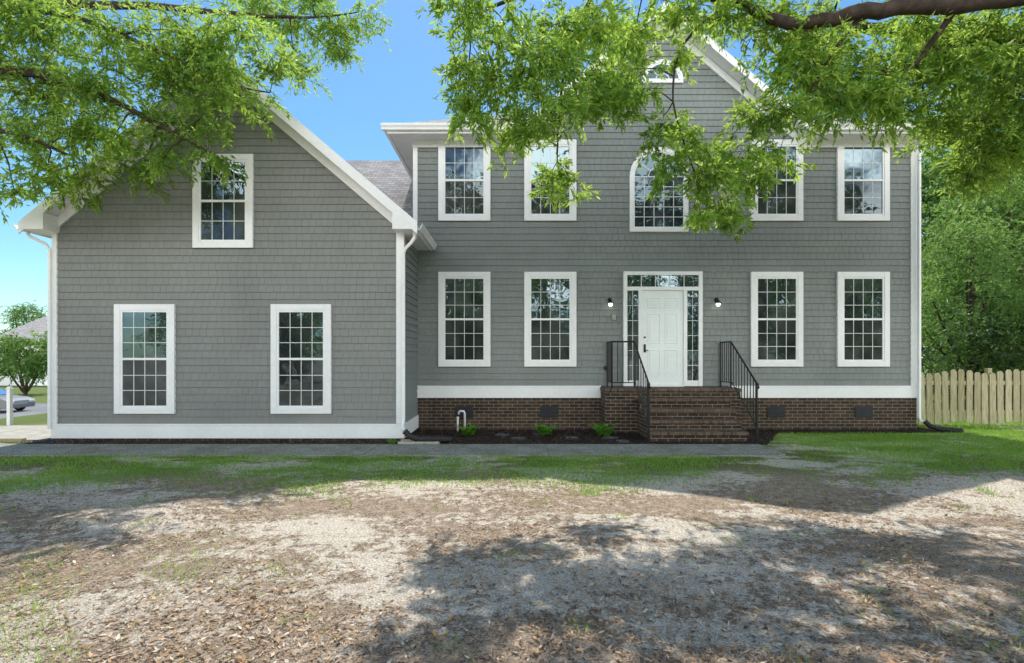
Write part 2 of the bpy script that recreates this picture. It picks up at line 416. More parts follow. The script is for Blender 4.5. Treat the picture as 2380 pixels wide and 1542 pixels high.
def strip(name, x0, x1, y0, y1, mat, lift, nx=30, ny=6):
    xs = np.linspace(x0, x1, nx); ys = np.linspace(y0, y1, ny); X, Y = np.meshgrid(xs, ys)
    Z = terr(X, Y) + lift
    V = np.stack([X.ravel(), Y.ravel(), Z.ravel()], 1); ii, jj = np.meshgrid(np.arange(nx-1), np.arange(ny-1)); a = (jj*nx+ii).ravel()
    me = np_mesh(name, V, np.stack([a, a+1, a+nx+1, a+nx], 1))
    return link(name, me, None, (0,0,0), [mat], kind='structure')
strip('road', -120, -14, 13.0, 25.0, M_asphalt, 0.012, 90, 6)
strip('driveway', -22, -9.2, -1.4, 0.7, M_concrete_l, 0.012, 40, 4)
def bedge(x): return -1.98 + np.clip((np.asarray(x, float)-4.65)*1.5, 0, 1.45)
def mulch(bm):
    n = 120
    front = []
    for i in range(n+1):
        x = -9.2 + i*(9.3+9.2)/n
        front.append((x, float(bedge(x)) + 0.04*math.sin(x*2.3)*(1 if x > 4.9 else 0.0)))
    vf = [bm.verts.new((x, y, 0.006)) for x, y in front]; vb = [bm.verts.new((x, 0.4, 0.006)) for x, y in front]
    for i in range(n): bm.faces.new([vf[i], vf[i+1], vb[i+1], vb[i]])
bm_obj('mulch_bed', mulch, M_mulch, kind='structure')
def walk(bm):
    def slab(pts, z0, z1):
        a = [bm.verts.new((x, y, z0)) for x, y in pts]; b = [bm.verts.new((x, y, z1)) for x, y in pts]
        bm.faces.new(b); n = len(pts)
        for i in range(n): bm.faces.new([a[i], a[(i+1)%n], b[(i+1)%n], b[i]])
    slab([(-10.5,-3.0),(4.35,-3.0),(4.5,-2.9),(4.52,-1.95),(-9.2,-1.95),(-10.5,-1.35)], -0.05, 0.025)
bm_obj('sidewalk', walk, M_walk, kind='structure', bevel=0.008)

# ------------------------------------------------------------ house
house = empty('house', (0, 0, 0), 'two-storey grey shingle house with white trim, brick base and front gable', 'house')
GY = -1.52
def shingles(L, zlo, zhi, seed, clips=None, course=0.14, x0=0.0):
    rng = random.Random(seed); bm = bmesh.new(); z = zlo; r = 0
    while z < zhi - 0.001:
        zt = min(z + course, zhi); x = x0 - rng.random()*0.1
        while x < x0 + L:
            w = rng.choice((0.11, 0.13, 0.14, 0.14, 0.16)); xa = max(x, x0); xb = min(x + w - 0.003, x0 + L)
            if xb - xa > 0.01:
                yb = -0.024; yt = -0.004
                p = [(xa, yb, z), (xb, yb, z), (xb, yt, zt+0.006), (xa, yt, zt+0.006), (xa, 0, z), (xb, 0, z), (xb, 0, zt+0.006), (xa, 0, zt+0.006)]
                v = [bm.verts.new(q) for q in p]
                for f in ((0,1,2,3), (4,5,1,0), (1,5,6,2), (4,0,3,7)): bm.faces.new([v[i] for i in f])
            x += w
        z = zt; r += 1
    for co, no in (clips or []):
        bmesh.ops.bisect_plane(bm, geom=bm.verts[:]+bm.edges[:]+bm.faces[:], plane_co=co, plane_no=no, clear_outer=True)
    me = bpy.data.meshes.new('shingle_siding'); bm.to_mesh(me); bm.free(); return me
SL = 0.85
GC, GA = -5.43, 7.04       # garage gable centre and wall apex
MC, MA = 3.31, 9.06        # main gable
def wallbody(bm):
    add_box(bm, -2.16, 8.93, 0.0, 9.0, 0.70, 6.40)
    add_prism(bm, [(MC-3.1, 6.402), (MC+3.1, 6.402), (MC, MA)], 0.0, 4.0)
wall = bm_obj('wall', wallbody, M_sidingback, house)
def garbody(bm):
    add_prism(bm, [(-8.76, 0.05), (-2.10, 0.05), (-2.10, GA-SL*3.33), (GC, GA), (-8.76, GA-SL*3.33)], GY, -0.004)
    add_box(bm, -8.76, -2.20, 0.0, 7.0, 0.05, 4.05)
bm_obj('wall', garbody, M_sidingback, house, label='garage wing walls below the steep gable')
s1 = link('shingle_siding', shingles(6.66, 0.34, 7.04, 3, [((GC, 0, GA), (SL, 0, 1)), ((GC, 0, GA), (-SL, 0, 1))], x0=-8.76), house, (0, GY, 0), [M_sidingG])
zc = 0.98 + 0.14*38
s2 = link('shingle_siding', shingles(11.09, 0.98, zc, 5, None, x0=-2.16), house, (0, 0, 0), [M_siding])
s2b = link('shingle_siding', shingles(6.3, zc, 9.1, 6, [((MC, 0, MA), (SL, 0, 1)), ((MC, 0, MA), (-SL, 0, 1))], x0=MC-3.15), house, (0, 0, 0), [M_siding])
s3 = link('shingle_siding', shingles(1.52, 0.34, 3.98, 9), house, (-2.10, GY, 0), [M_siding]); s3.rotation_euler = (0, 0, math.radians(90))
s4 = link('shingle_siding', shingles(4.0, 4.0, 6.3, 11), house, (-2.16, 4.0, 0), [M_siding]); s4.rotation_euler = (0, 0, math.radians(-90))
pieces('brick_foundation', [(-2.098, 8.945, -0.012, 0.5, -0.1, 0.72), (8.3, 8.945, 0.5, 9.0, -0.1, 0.72)], M_brick, house, bevel=0)
pieces('brick_foundation', [(-8.77, -2.09, GY-0.012, GY+0.4, -0.1, 0.07), (-2.6, -2.088, GY+0.4, -0.02, -0.1, 0.07)], M_brick, house, bevel=0)
pieces('trim_board', [(-2.095, 1.955, -0.05, 0.0, 0.715, 0.98), (4.795, 8.955, -0.05, 0.0, 0.715, 0.98),
                     (-8.79, -2.055, GY-0.05, GY, 0.066, 0.34), (-2.10, -2.056, GY+0.002, -0.052, 0.066, 0.34)], M_white, house)
pieces('drip_cap', [(-2.095, 1.955, -0.062, -0.0505, 0.955, 0.985), (4.795, 8.955, -0.062, -0.0505, 0.955, 0.985), (-8.79, -2.05, GY-0.062, GY-0.0505, 0.315, 0.345)], M_white, house)
boxes('corner_board', [(8.80, 8.955, -0.045, 0.0, 0.986, 6.24), (8.93, 8.957, 0.0, 0.12, 0.986, 6.24)], M_white, house)
boxes('corner_board', [(-2.185, -2.085, -0.045, 0.0, 4.1, 6.24), (-2.187, -2.16, 0.001, 0.12, 4.1, 6.24)], M_white, house)
boxes('corner_board', [(-8.785, -8.69, GY-0.045, GY, 0.346, 4.0), (-8.787, -8.76, GY, GY+0.1, 0.346, 4.0)], M_white, house)
boxes('corner_board', [(-2.21, -2.062, GY-0.045, GY-0.001, 0.346, 3.99), (-2.10, -2.064, GY, GY+0.10, 0.346, 3.97)], M_white, house)
pieces('frieze_board', [(-2.187, 0.235, -0.055, -0.001, 6.24, 6.388), (6.385, 8.96, -0.055, -0.001, 6.24, 6.388), (-2.215, -2.161, 0.0, 5.0, 6.24, 6.388)], M_white, house)
pieces('soffit', [(-2.63, 0.215, -0.43, -0.002, 6.39, 6.41), (6.405, 9.36, -0.43, -0.002, 6.39, 6.41), (-2.63, -2.16, 0.0, 9.0, 6.39, 6.41), (8.93, 9.36, 0.0, 9.0, 6.39, 6.41)], M_soffit, house, bevel=0)
def gutter_profile(bm, x0, x1, y, z, sgn=-1):
    prof = [(0, 0), (0.075, 0), (0.085, 0.04), (0.115, 0.08), (0.12, 0.12), (0.112, 0.12), (0.105, 0.088), (0.075, 0.045), (0.068, 0.008), (0.008, 0.008), (0.008, 0.115), (0, 0.115)]
    a = [bm.verts.new((x0, y + sgn*p, z + q)) for p, q in prof]; b = [bm.verts.new((x1, y + sgn*p, z + q)) for p, q in prof]
    n = len(prof); bm.faces.new(a); bm.faces.new(list(reversed(b)))
    for i in range(n): bm.faces.new([a[i], b[i], b[(i+1)%n], a[(i+1)%n]])
pieces('fascia', [(-2.65, 0.215, -0.45, -0.43, 6.37, 6.54), (6.405, 9.38, -0.45, -0.43, 6.37, 6.54), (-2.65, -2.63, -0.43, 9.4, 6.37, 6.54), (9.36, 9.38, -0.43, 9.4, 6.37, 6.54)], M_white, house)
bm_obj('gutter', lambda bm: gutter_profile(bm, -2.76, 0.2, -0.452, 6.42), M_white, house)
bm_obj('gutter', lambda bm: gutter_profile(bm, 6.42, 9.49, -0.452, 6.42), M_white, house)
g = bm_obj('gutter', lambda bm: gutter_profile(bm, -9.4, 0.45, 0, 0), M_white, house, (-2.652, 0, 6.42)); g.rotation_euler = (0, 0, math.radians(-90))
def hip(bm):
    z0 = 6.53; p = 0.56
    def H(d): return z0 + d*p
    top = H(4.95)
    def v(x, y, z): return bm.verts.new((x, y, z))
    f = [v(-2.72,-.5,z0-.03), v(0.2,-.5,z0-.03), v(0.2,.05,H(.5)), v(6.42,.05,H(.5)), v(6.42,-.5,z0-.03), v(9.44,-.5,z0-.03), v(4.43,4.5,top), v(2.3,4.5,top)]
    bm.faces.new(f)
    bl = v(-2.72, 9.5, z0-.03); br_ = v(9.44, 9.5, z0-.03)
    bm.faces.new([f[0], f[7], bl]); bm.faces.new([f[5], br_, f[6]]); bm.faces.new([bl, f[7], f[6], br_])
roof = bm_obj('roof', hip, M_roof, house)
sm = roof.modifiers.new('t', 'SOLIDIFY'); sm.thickness = 0.03; sm.offset = 1
def gable_roof(bm, cx, apex, half, y0, y1, t=0.13):
    for s in (-1, 1):
        add_prism(bm, [(cx, apex), (cx + s*half, apex - SL*half), (cx + s*half, apex - SL*half + t), (cx, apex + t)], y0, y1)
bm_obj('roof', lambda bm: gable_roof(bm, MC, MA+0.06, 3.2, -0.36, 4.6, 0.10), M_roof, house, label='steep front gable roof')
bm_obj('soffit', lambda bm: gable_roof(bm, MC, MA+0.035, 3.2, -0.36, -0.001, 0.02), M_soffit, house)
def rake(bm, cx, apex, half, y0, y1, lo, hi):
    for s in (-1, 1):
        add_prism(bm, [(cx, apex-lo), (cx+s*half, apex-SL*half-lo), (cx+s*half, apex-SL*half+hi), (cx, apex+hi)], y0, y1)
bm_obj('rake_board', lambda bm: rake(bm, MC, MA+0.06, 3.22, -0.385, -0.361, 0.06, 0.12), M_white, house)
bm_obj('rake_board', lambda bm: rake(bm, MC, MA, 3.08, -0.05, -0.001, 0.16, 0.02), M_white, house)
bm_obj('roof', lambda bm: gable_roof(bm, GC, GA+0.05, 3.66, -1.86, 4.0, 0.13), M_roof, house, label='steep garage gable roof')
bm_obj('soffit', lambda bm: gable_roof(bm, GC, GA+0.025, 3.60, -1.86, GY-0.001, 0.02), M_soffit, house)
bm_obj('rake_board', lambda bm: rake(bm, GC, GA+0.05, 3.68, -1.885, -1.861, 0.07, 0.15), M_white, house)
bm_obj('rake_board', lambda bm: rake(bm, GC, GA, 3.33, GY-0.05, GY-0.001, 0.20, 0.02), M_white, house)
for s in (-1, 1):
    bm_obj('eave_return', lambda bm: add_prism(bm, [(GC+s*3.22, 3.98), (GC+s*3.655, 3.98), (GC+s*3.655, 4.03), (GC+s*3.22, 4.29)], -1.89, GY+0.0), M_white, house, bevel=0.004)
pieces('soffit', [(-2.10, -1.80, GY, -0.01, 3.975, 3.99), (-9.06, -8.76, GY, 5, 3.975, 3.99)], M_soffit, house, bevel=0)
pieces('fascia', [(-1.80, -1.775, GY, -0.01, 3.955, 4.06), (-9.085, -9.06, GY, 5, 3.955, 4.06)], M_white, house)
g = bm_obj('gutter', lambda bm: gutter_profile(bm, -1.88, -0.03, 0, 0), M_white, house, (-1.773, 0, 3.97))
for v in g.data.vertices:
    x, y, z = v.co; v.co = (-y, x, z)
g = bm_obj('gutter', lambda bm: gutter_profile(bm, -1.88, 4.0, 0, 0), M_white, house, (-9.087, 0, 3.97))
for v in g.data.vertices:
    x, y, z = v.co; v.co = (y, x, z)
def cross(bm):
    a = [bm.verts.new(p) for p in ((-9.0, -0.1, 4.0), (-2.17, -0.1, 4.0), (-2.17, 4.0, 7.5), (-9.0, 4.0, 7.5), (-9.0, 8.1, 4.0), (-2.17, 8.1, 4.0))]
    bm.faces.new([a[0], a[1], a[2], a[3]]); bm.faces.new([a[3], a[2], a[5], a[4]]); bm.faces.new([a[0], a[3], a[4]])
bm_obj('roof', cross, M_roof, house, label='shingled roof of the rear wing')
def vent(bm):
    add_box(bm, -0.2, 0.2, -0.012, 0.0, 0.0, 0.24)
    for i in range(7): add_box(bm, -0.18, 0.18, -0.024, -0.0125, 0.02+i*0.03, 0.036+i*0.03)
vm = None
for x in (-1.06, 0.815, 5.83, 7.77):
    if vm is None:
        vo = bm_obj('foundation_vent', vent, M_ventmetal, house, (x, -0.0125, 0.285)); vm = vo.data
    else: link('foundation_vent', vm, house, (x, -0.0125, 0.285))
# ---- windows
def make_window(w, h, rows, loc):
    t = 0.115; hw = w/2
    cas = boxes('window', [(-hw, -hw+t, -0.062, 0, 0, h), (hw-t, hw, -0.062, 0, 0, h), (-hw+t, hw-t, -0.0615, 0, h-t, h), (-hw+t, hw-t, -0.0615, 0, 0, t)], M_white, house, loc, 0.005)
    f = 0.04; x0, x1 = -hw+t, hw-t; z0, z1 = t, h-t; zm = (z0+z1)/2
    sash = [(x0, x0+f, -0.052, -0.02, z0, z1), (x1-f, x1, -0.052, -0.02, z0, z1), (x0+f, x1-f, -0.052, -0.02, z1-f, z1), (x0+f, x1-f, -0.048, -0.02, z0, z0+f), (x0+f, x1-f, -0.050, -0.02, zm-0.022, zm+0.022)]
    boxes('sash', sash, M_white, cas, bevel=0.003)
    gx0, gx1 = x0+f, x1-f; uz0, uz1 = zm+0.022, z1-f; lz0, lz1 = z0+f, zm-0.022
    boxes('window_pane', [(gx0, gx1, -0.036, -0.030, uz0, uz1)], M_glass, cas, bevel=0)
    boxes('window_pane', [(gx0, gx1, -0.032, -0.028, lz0, lz1)], M_screen, cas, bevel=0)
    mu = []
    for (a, b, yy) in ((uz0, uz1, -0.036), (lz0, lz1, -0.032)):
        for i in range(1, 4):
            x = gx0 + (gx1-gx0)*i/4; mu.append((x-0.006, x+0.006, yy-0.005, yy-0.0005, a, b))
        for i in range(1, rows):
            z = a + (b-a)*i/rows; mu.append((gx0, gx1, yy-0.0045, yy-0.0003, z-0.006, z+0.006))
    boxes('grille', mu, M_grille, cas, bevel=0)
    return cas
def copy_win(w, loc):
    n = w.copy(); col.objects.link(n); n.location = loc
    for ch in list(w.children):
        c = ch.copy(); col.objects.link(c); c.parent = n
wl = make_window(1.15, 2.09, 3, (-1.05, 0, 1.405))
for x in (0.845, 5.84, 7.745): copy_win(wl, (x, 0, 1.405))
for x in (-7.01, -4.025): copy_win(wl, (x, GY, 0.535))
wu = make_window(1.15, 1.79, 2, (-1.05, 0, 4.62))
for x in (0.845, 5.84, 7.745): copy_win(wu, (x, 0, 4.62))
copy_win(wu, (-5.515, GY, 3.70))
def arch_pts(r, zs, n=24):
    return [(r*math.cos(math.pi*i/n), zs + r*math.sin(math.pi*i/n)) for i in range(n+1)]
def arch_window(loc, r, zs, cols, rows, label, tr=0.075, rays=5):
    def casing(bm):
        def ring(ro, ri, y0, y1, zb):
            o = [(ro, zb)] + arch_pts(ro, zs) + [(-ro, zb)]; i_ = [(ri, zb+(ro-ri))] + arch_pts(ri, zs) + [(-ri, zb+(ro-ri))]
            n = len(o)
            A = [bm.verts.new((x, y0, z)) for x, z in o]; B = [bm.verts.new((x, y0, z)) for x, z in i_]
            C = [bm.verts.new((x, y1, z)) for x, z in o]; D_ = [bm.verts.new((x, y1, z)) for x, z in i_]
            for k in range(n):
                k2 = (k+1) % n
                bm.faces.new([A[k], A[k2], B[k2], B[k]]); bm.faces.new([B[k], B[k2], D_[k2], D_[k]]); bm.faces.new([A[k2], A[k], C[k], C[k2]])
        ring(r, r-tr, -0.062, 0, 0); ring(r-tr+0.001, r-tr-0.035, -0.045, -0.01, tr-0.001)
    cas = bm_obj('window', casing, M_white, house, loc, label=label)
    rg = r-tr-0.03; zb = tr+0.03
    def pane(bm):
        a = [bm.verts.new((x, -0.032, z)) for x, z in ([(rg, zb)] + arch_pts(rg, zs) + [(-rg, zb)])]; bm.faces.new(a)
    bm_obj('window_pane', pane, M_glassdim, cas)
    def grille(bm):
        w = 0.0075
        def bar(p, q, y0, y1):
            dx, dz = q[0]-p[0], q[1]-p[1]; L = math.hypot(dx, dz); nx_, nz_ = -dz/L*w, dx/L*w
            add_prism(bm, [(p[0]+nx_, p[1]+nz_), (q[0]+nx_, q[1]+nz_), (q[0]-nx_, q[1]-nz_), (p[0]-nx_, p[1]-nz_)], y0, y1)
        if rows > 0:
            for i in range(1, cols):
                x = -rg + 2*rg*i/cols; bar((x, zb), (x, zs), -0.038, -0.033)
            for i in range(1, rows+1):
                z = zb + (zs-zb)*i/rows; bar((-rg, z), (rg, z), -0.0375, -0.0328)
        for i in range(1, rays):
            a = math.pi*i/rays; bar((0.42*rg*math.cos(a), zs+0.42*rg*math.sin(a)), (rg*math.cos(a), zs+rg*math.sin(a)), -0.0382, -0.0332)
        pts = arch_pts(0.42*rg, zs, 12)
        for i in range(12): bar(pts[i], pts[i+1], -0.0372, -0.0326)
    bm_obj('grille', grille, M_grille, cas)
arch_window((3.24, 0, 4.38), 0.645, 1.215, 5, 5, 'tall round-topped window above the entry')
arch_window((3.32, 0, 7.66), 0.45, 0.06, 4, 0, 'small half-round window high in the gable', 0.06, 4)
# ---- entry door unit
dx0, dx1 = 2.45, 4.19; zb = 0.975
dl, dr = 2.865, 3.775
door_unit = boxes('entry_surround', [(dx0, dx0+0.085, -0.085, 0, zb, 3.50), (dx1-0.085, dx1, -0.085, 0, zb, 3.50), (dx0+0.085, dx1-0.085, -0.0845, 0, 3.42, 3.50),
   (2.785, dl, -0.075, 0, zb, 3.08), (dr, 3.855, -0.075, 0, zb, 3.08), (dx0+0.085, dx1-0.085, -0.08, 0, 3.08, 3.165),
   (dx0+0.085, 2.785, -0.07, 0, zb, 1.10), (3.855, dx1-0.085, -0.07, 0, zb, 1.10), (dl, dr, -0.10, 0, zb-0.01, 1.0)], M_white, house)
for q in ((dx0+0.085, 2.785, -0.04, -0.03, 1.10, 3.08), (3.855, dx1-0.085, -0.04, -0.03, 1.10, 3.08), (dx0+0.085, dx1-0.085, -0.04, -0.03, 3.165, 3.42)):
    boxes('window_pane', [q], M_glass, door_unit, bevel=0)
mu = []
for (a, b) in ((dx0+0.085, 2.785), (3.855, dx1-0.085)):
    xm = (a+b)/2; mu.append((xm-0.0045, xm+0.0045, -0.046, -0.0405, 1.10, 3.08))
    for i in range(1, 6):
        z = 1.10 + 1.98*i/6; mu.append((a, b, -0.0455, -0.0403, z-0.005, z+0.005))
for i in range(1, 5):
    x = dx0+0.085 + (dx1-dx0-0.17)*i/5; mu.append((x-0.008, x+0.008, -0.05, -0.0405, 3.165, 3.42))
boxes('grille', mu, M_grille, door_unit, bevel=0)
def doorfn(bm):
    add_box(bm, dl+0.004, dr-0.004, -0.045, -0.01, 1.002, 3.076)
    W = dr-dl
    for cx in (dl+W*0.29, dl+W*0.71):
        for z0, z1 in ((1.20, 1.78), (1.92, 2.58), (2.70, 2.93)):
            hw = W*0.16
            for bx in ((cx-hw, cx+hw, z0, z0+0.022), (cx-hw, cx+hw, z1-0.022, z1)): add_box(bm, bx[0], bx[1], -0.056, -0.0451, bx[2], bx[3])
            for bx in ((cx-hw, cx-hw+0.022), (cx+hw-0.022, cx+hw)): add_box(bm, bx[0], bx[1], -0.0558, -0.0451, z0+0.022, z1-0.022)
            add_box(bm, cx-hw+0.05, cx+hw-0.05, -0.054, -0.0451, z0+0.05, z1-0.05)
door = bm_obj('door', doorfn, M_whitedoor, door_unit, bevel=0.004)
boxes('deadbolt', [(2.905, 2.945, -0.06, -0.046, 2.03, 2.07)], M_black, door_unit, bevel=0.004)
def handle(bm):
    add_box(bm, 2.90, 2.945, -0.062, -0.046, 1.72, 1.90)
    add_box(bm, 2.915, 2.99, -0.10, -0.085, 1.76, 1.775); add_box(bm, 2.918, 2.936, -0.086, -0.061, 1.759, 1.776)
bm_obj('door_handle', handle, M_black, door_unit, bevel=0.003)
def lantern(x):
    tb = tubes_obj('wall_lamp', [([(0,-0.022,0.08),(0,-0.035,0.08)], 0.045), ([(0,-0.03,0.08),(0,-0.08,0.11),(0,-0.12,0.10),(0,-0.13,0.06)], 0.008), ([(0,-0.13,0.07),(0,-0.13,0.055),(0,-0.13,0.03),(0,-0.13,0.005),(0,-0.13,-0.008)], [0.010,0.024,0.04,0.066,0.068])], M_black, house, (x, 0, 2.80), 16)
    tubes_obj('lamp_shade', [([(0,-0.13,-0.009),(0,-0.13,-0.03),(0,-0.13,-0.06),(0,-0.13,-0.072)], [0.042,0.046,0.034,0.012])], M_lampglow, tb, (0,0,0), 16)
lantern(2.155); lantern(4.51)
boxes('doorbell_box', [(2.20, 2.29, -0.05, -0.015, 2.43, 2.55), (2.215, 2.275, -0.058, -0.0505, 2.45, 2.53)], M_beige, house, bevel=0.006)
boxes('outlet_box', [(2.03, 2.11, -0.07, -0.015, 1.34, 1.42)], M_ventmetal, house, bevel=0.006)
# ---- porch
steps = boxes('brick_steps', [(1.96, 4.79, -0.60, -0.013, -0.1, 0.895)] + [(2.63, 4.47, -0.63-0.25*k+0.03, -0.63-0.25*(k-1)+0.03-0.001, -0.1, 0.96-0.192*k-0.06) for k in range(1, 5)], M_brickstep, house, bevel=0)
boxes('brick_tread', [(1.94, 4.81, -0.635, -0.013, 0.8955, 0.958)] + [(2.61, 4.49, -0.64-0.25*k, -0.63-0.25*(k-1)+0.029, 0.96-0.192*k-0.0595, 0.96-0.192*k) for k in range(1, 5)], M_bricktread, steps, bevel=0.006)
def railing(paths_top, slope):
    tb = []
    for (p, q) in paths_top:
        p = Vector(p); q = Vector(q); tb.append(([p, q], 0.018)); lo = Vector((0,0,-0.86)); tb.append(([p+lo, q+lo], 0.011))
        n = max(2, int(round((q-p).length/0.115)))
        for i in range(0, n+1):
            a = p.lerp(q, i/n); r = 0.018 if i in (0, n) else 0.0095
            tb.append(([a, a + Vector((0,0,-0.98 if i in (0,n) else -0.86))], r))
    p, q = Vector(slope[0]), Vector(slope[1]); tb.append(([p, q, q+Vector((0,-0.06,-0.02)), q+Vector((0,-0.09,-0.07)), q+Vector((0,-0.06,-0.10))], 0.018))
    lo = Vector((0,0,-0.82)); tb.append(([p+lo, q+lo], 0.011))
    for i in range(1, 9):
        a = p.lerp(q, i/9); tb.append(([a, a+lo], 0.0095))
    tb.append(([q, Vector((q.x, q.y, 0.0))], 0.024))
    tubes_obj('railing', tb, M_black, steps, (0,0,0), 6, False)
railing([((2.10,-0.04,1.94),(2.10,-0.57,1.94)), ((2.10,-0.57,1.94),(2.57,-0.57,1.94))], ((2.57,-0.57,1.94),(2.57,-1.70,1.13)))
railing([((4.60,-0.04,1.94),(4.60,-0.57,1.94))], ((4.60,-0.57,1.94),(4.60,-1.70,1.13)))
def spout(pts, label=None, r=0.042):
    me = tubes_obj('downspout', [(pts, r)], M_white, house, (0,0,0), 4, False, label)
    b = me.modifiers.new('b', 'BEVEL'); b.width = 0.01; b.segments = 2
spout([(-1.83,-1.72,3.98),(-1.83,-1.70,3.86),(-1.90,-1.66,3.78),(-2.02,-1.62,3.68),(-2.06,-1.62,3.58),(-2.06,-1.62,0.42),(-2.06,-1.68,0.30),(-2.02,-1.78,0.24)])
spout([(9.0,-0.50,6.42),(9.0,-0.46,6.30),(8.96,-0.15,6.18),(8.92,-0.11,6.05),(8.92,-0.11,0.30),(8.95,-0.16,0.2)])
spout([(-9.12,-1.7,3.97),(-9.10,-1.68,3.90),(-8.84,-1.62,3.76),(-8.79,-1.60,3.66),(-8.79,-1.60,0.25)], None, 0.034)
def corr(name, pts, r, label):
    V, F = [], []; P = [Vector(p) for p in pts]; fine = []; rad = []
    for i in range(len(P)-1):
        n = max(2, int((P[i+1]-P[i]).length/0.012))
        for k in range(n): fine.append(P[i].lerp(P[i+1], k/n)); rad.append(r*(1.0 if (len(fine)//2) % 2 else 0.87))
    tube(V, F, fine, rad, 12); me = bpy.data.meshes.new(name); me.from_pydata(V, [], F)
    return link(name, me, None, (0,0,0), [M_blackplastic], label, category='pipe')
corr('drainage_pipe', [(-2.0,-1.80,0.24),(-1.90,-1.80,0.14),(-1.75,-1.78,0.085),(-1.40,-1.74,0.08),(-1.10,-1.76,0.075)], 0.06, 'black corrugated drainage pipe lying in the mulch bed')
corr('drainage_pipe', [(8.97,-0.20,0.22),(9.05,-0.26,0.12),(9.2,-0.34,0.07),(9.55,-0.5,0.055)], 0.055, 'short black drainage pipe under the downspout')
def splash(bm):
    add_box(bm, -0.38, 0.38, -0.12, 0.12, 0, 0.03); add_box(bm, -0.38, 0.38, -0.15, -0.1205, 0, 0.055); add_box(bm, -0.38, 0.38, 0.1205, 0.15, 0, 0.055)
bm_obj('splash_block', splash, M_concrete_l, None, (-1.72, -1.79, 0.008), 0.01, 'pale concrete splash block under the drain pipe', category='splash block')
tubes_obj('vent_pipe', [([(-1.17,-0.30,0.0),(-1.17,-0.30,0.30)], 0.022), ([(-1.02,-0.28,0.0),(-1.02,-0.28,0.40),(-1.04,-0.28,0.45),(-1.13,-0.28,0.45),(-1.15,-0.28,0.42),(-1.15,-0.28,0.38)], 0.024), ([(-1.17,-0.30,0.28),(-1.17,-0.30,0.33)], 0.03)], M_pvc, None, (0,0,0), 10, True, 'white PVC vent pipe with a hooked top', category='pipe')
boxes('edging_board', [(-10.0, -9.3, -1.62, -1.52, 0.0, 0.07)], M_fence, None, (0,0,0), 0.006, 'weathered timber edging board beside the driveway', category='board')
def stone(x, y, r, sd, lab='flat grey stepping stone in the mulch'):
    rr = random.Random(sd)
    def fn(bm):
        pts = [(r*rr.uniform(0.8,1.15)*math.cos(a*math.pi/4)*1.25, r*rr.uniform(0.8,1.1)*math.sin(a*math.pi/4)) for a in range(8)]
        a = [bm.verts.new((p[0],p[1],0)) for p in pts]; b = [bm.verts.new((p[0],p[1],0.03)) for p in pts]; bm.faces.new(b)
        for i in range(8): bm.faces.new([a[i], a[(i+1)%8], b[(i+1)%8], b[i]])
    bm_obj('stepping_stone', fn, M_stone, None, (x, y, 0.004), 0.008, lab, category='stone', group='stepping stones in the mulch bed')
for i, (x, y) in enumerate(((0.12,-1.25),(1.18,-1.2),(1.95,-1.15),(2.1,-1.6),(0.6,-0.75),(-0.2,-0.8))): stone(x, y, 0.12, i)
def fern(loc, seed, s):
    rng = np.random.default_rng(seed); P, D, L, T = [], [], [], []
    nf = 20
    for i in range(nf):
        az = 2*math.pi*i/nf + rng.normal(0, 0.2); ln = s*rng.uniform(0.7, 1.1); lean = rng.uniform(0.45, 1.0)
        for t in np.linspace(0.12, 1, 16):
            rad = ln*t*lean; z = ln*(1.25*t - 0.75*t*t)
            p = np.array([math.cos(az)*rad, math.sin(az)*rad, z]); side = np.array([-math.sin(az), math.cos(az), -0.12]); fw = np.array([math.cos(az), math.sin(az), 0])
            for sg in (-1, 1):
                P.append(p); D.append(side*sg + fw*0.5); L.append(0.12*s/0.35*(1.08-t)); T.append(rng.uniform(0.2, 1))
    P = np.array(P); D = unit(np.array(D)); L = np.array(L); T = np.array(T)
    root = empty('fern', loc, 'small bright green fern growing in dark mulch', 'fern', group='ferns in the mulch bed')
    me = leaf_mesh('frond', P, D, L, L*0.42, T, rng, flat=True); link('frond', me, root, (0,0,0), [M_fern])
fern((-0.88,-0.95,0.02), 1, 0.40); fern((0.66,-0.95,0.02), 2, 0.42); fern((1.86,-0.95,0.02), 3, 0.42); fern((-2.2,-1.95,0.02), 4, 0.16)

# ------------------------------------------------------------ fence
fence = empty('wooden_fence', (11.6, 0.87, 0), 'weathered wooden picket fence with dog-eared pickets', 'fence')
def picket(bm):
    w, h = 0.07, 1.30
    add_prism(bm, [(-w, 0.06), (w, 0.06), (w, h-0.06), (w*0.45, h), (-w*0.45, h), (-w, h-0.06)], -0.01, 0.01)
pk = None
for i in range(30):
    x = -2.62 + i*0.187; dz = 0.05*math.sin(i*0.9)
    if pk is None: o = bm_obj('picket', picket, M_fence, fence, (x, -0.045, dz-0.02)); pk = o.data
    else: o = link('picket', pk, fence, (x, -0.045 + random.uniform(-.003,.003), dz-0.02))
    o.rotation_euler = (0, random.uniform(-0.012, 0.012), 0)
for z in (0.3, 1.0): boxes('rail', [(-2.7, 2.95, -0.033, 0.005, z-0.045, z+0.045)], M_fence, fence)
for x in (-2.6, -0.2, 2.2): boxes('post', [(x-0.05, x+0.05, 0.006, 0.106, 0, 1.35)], M_fence, fence)

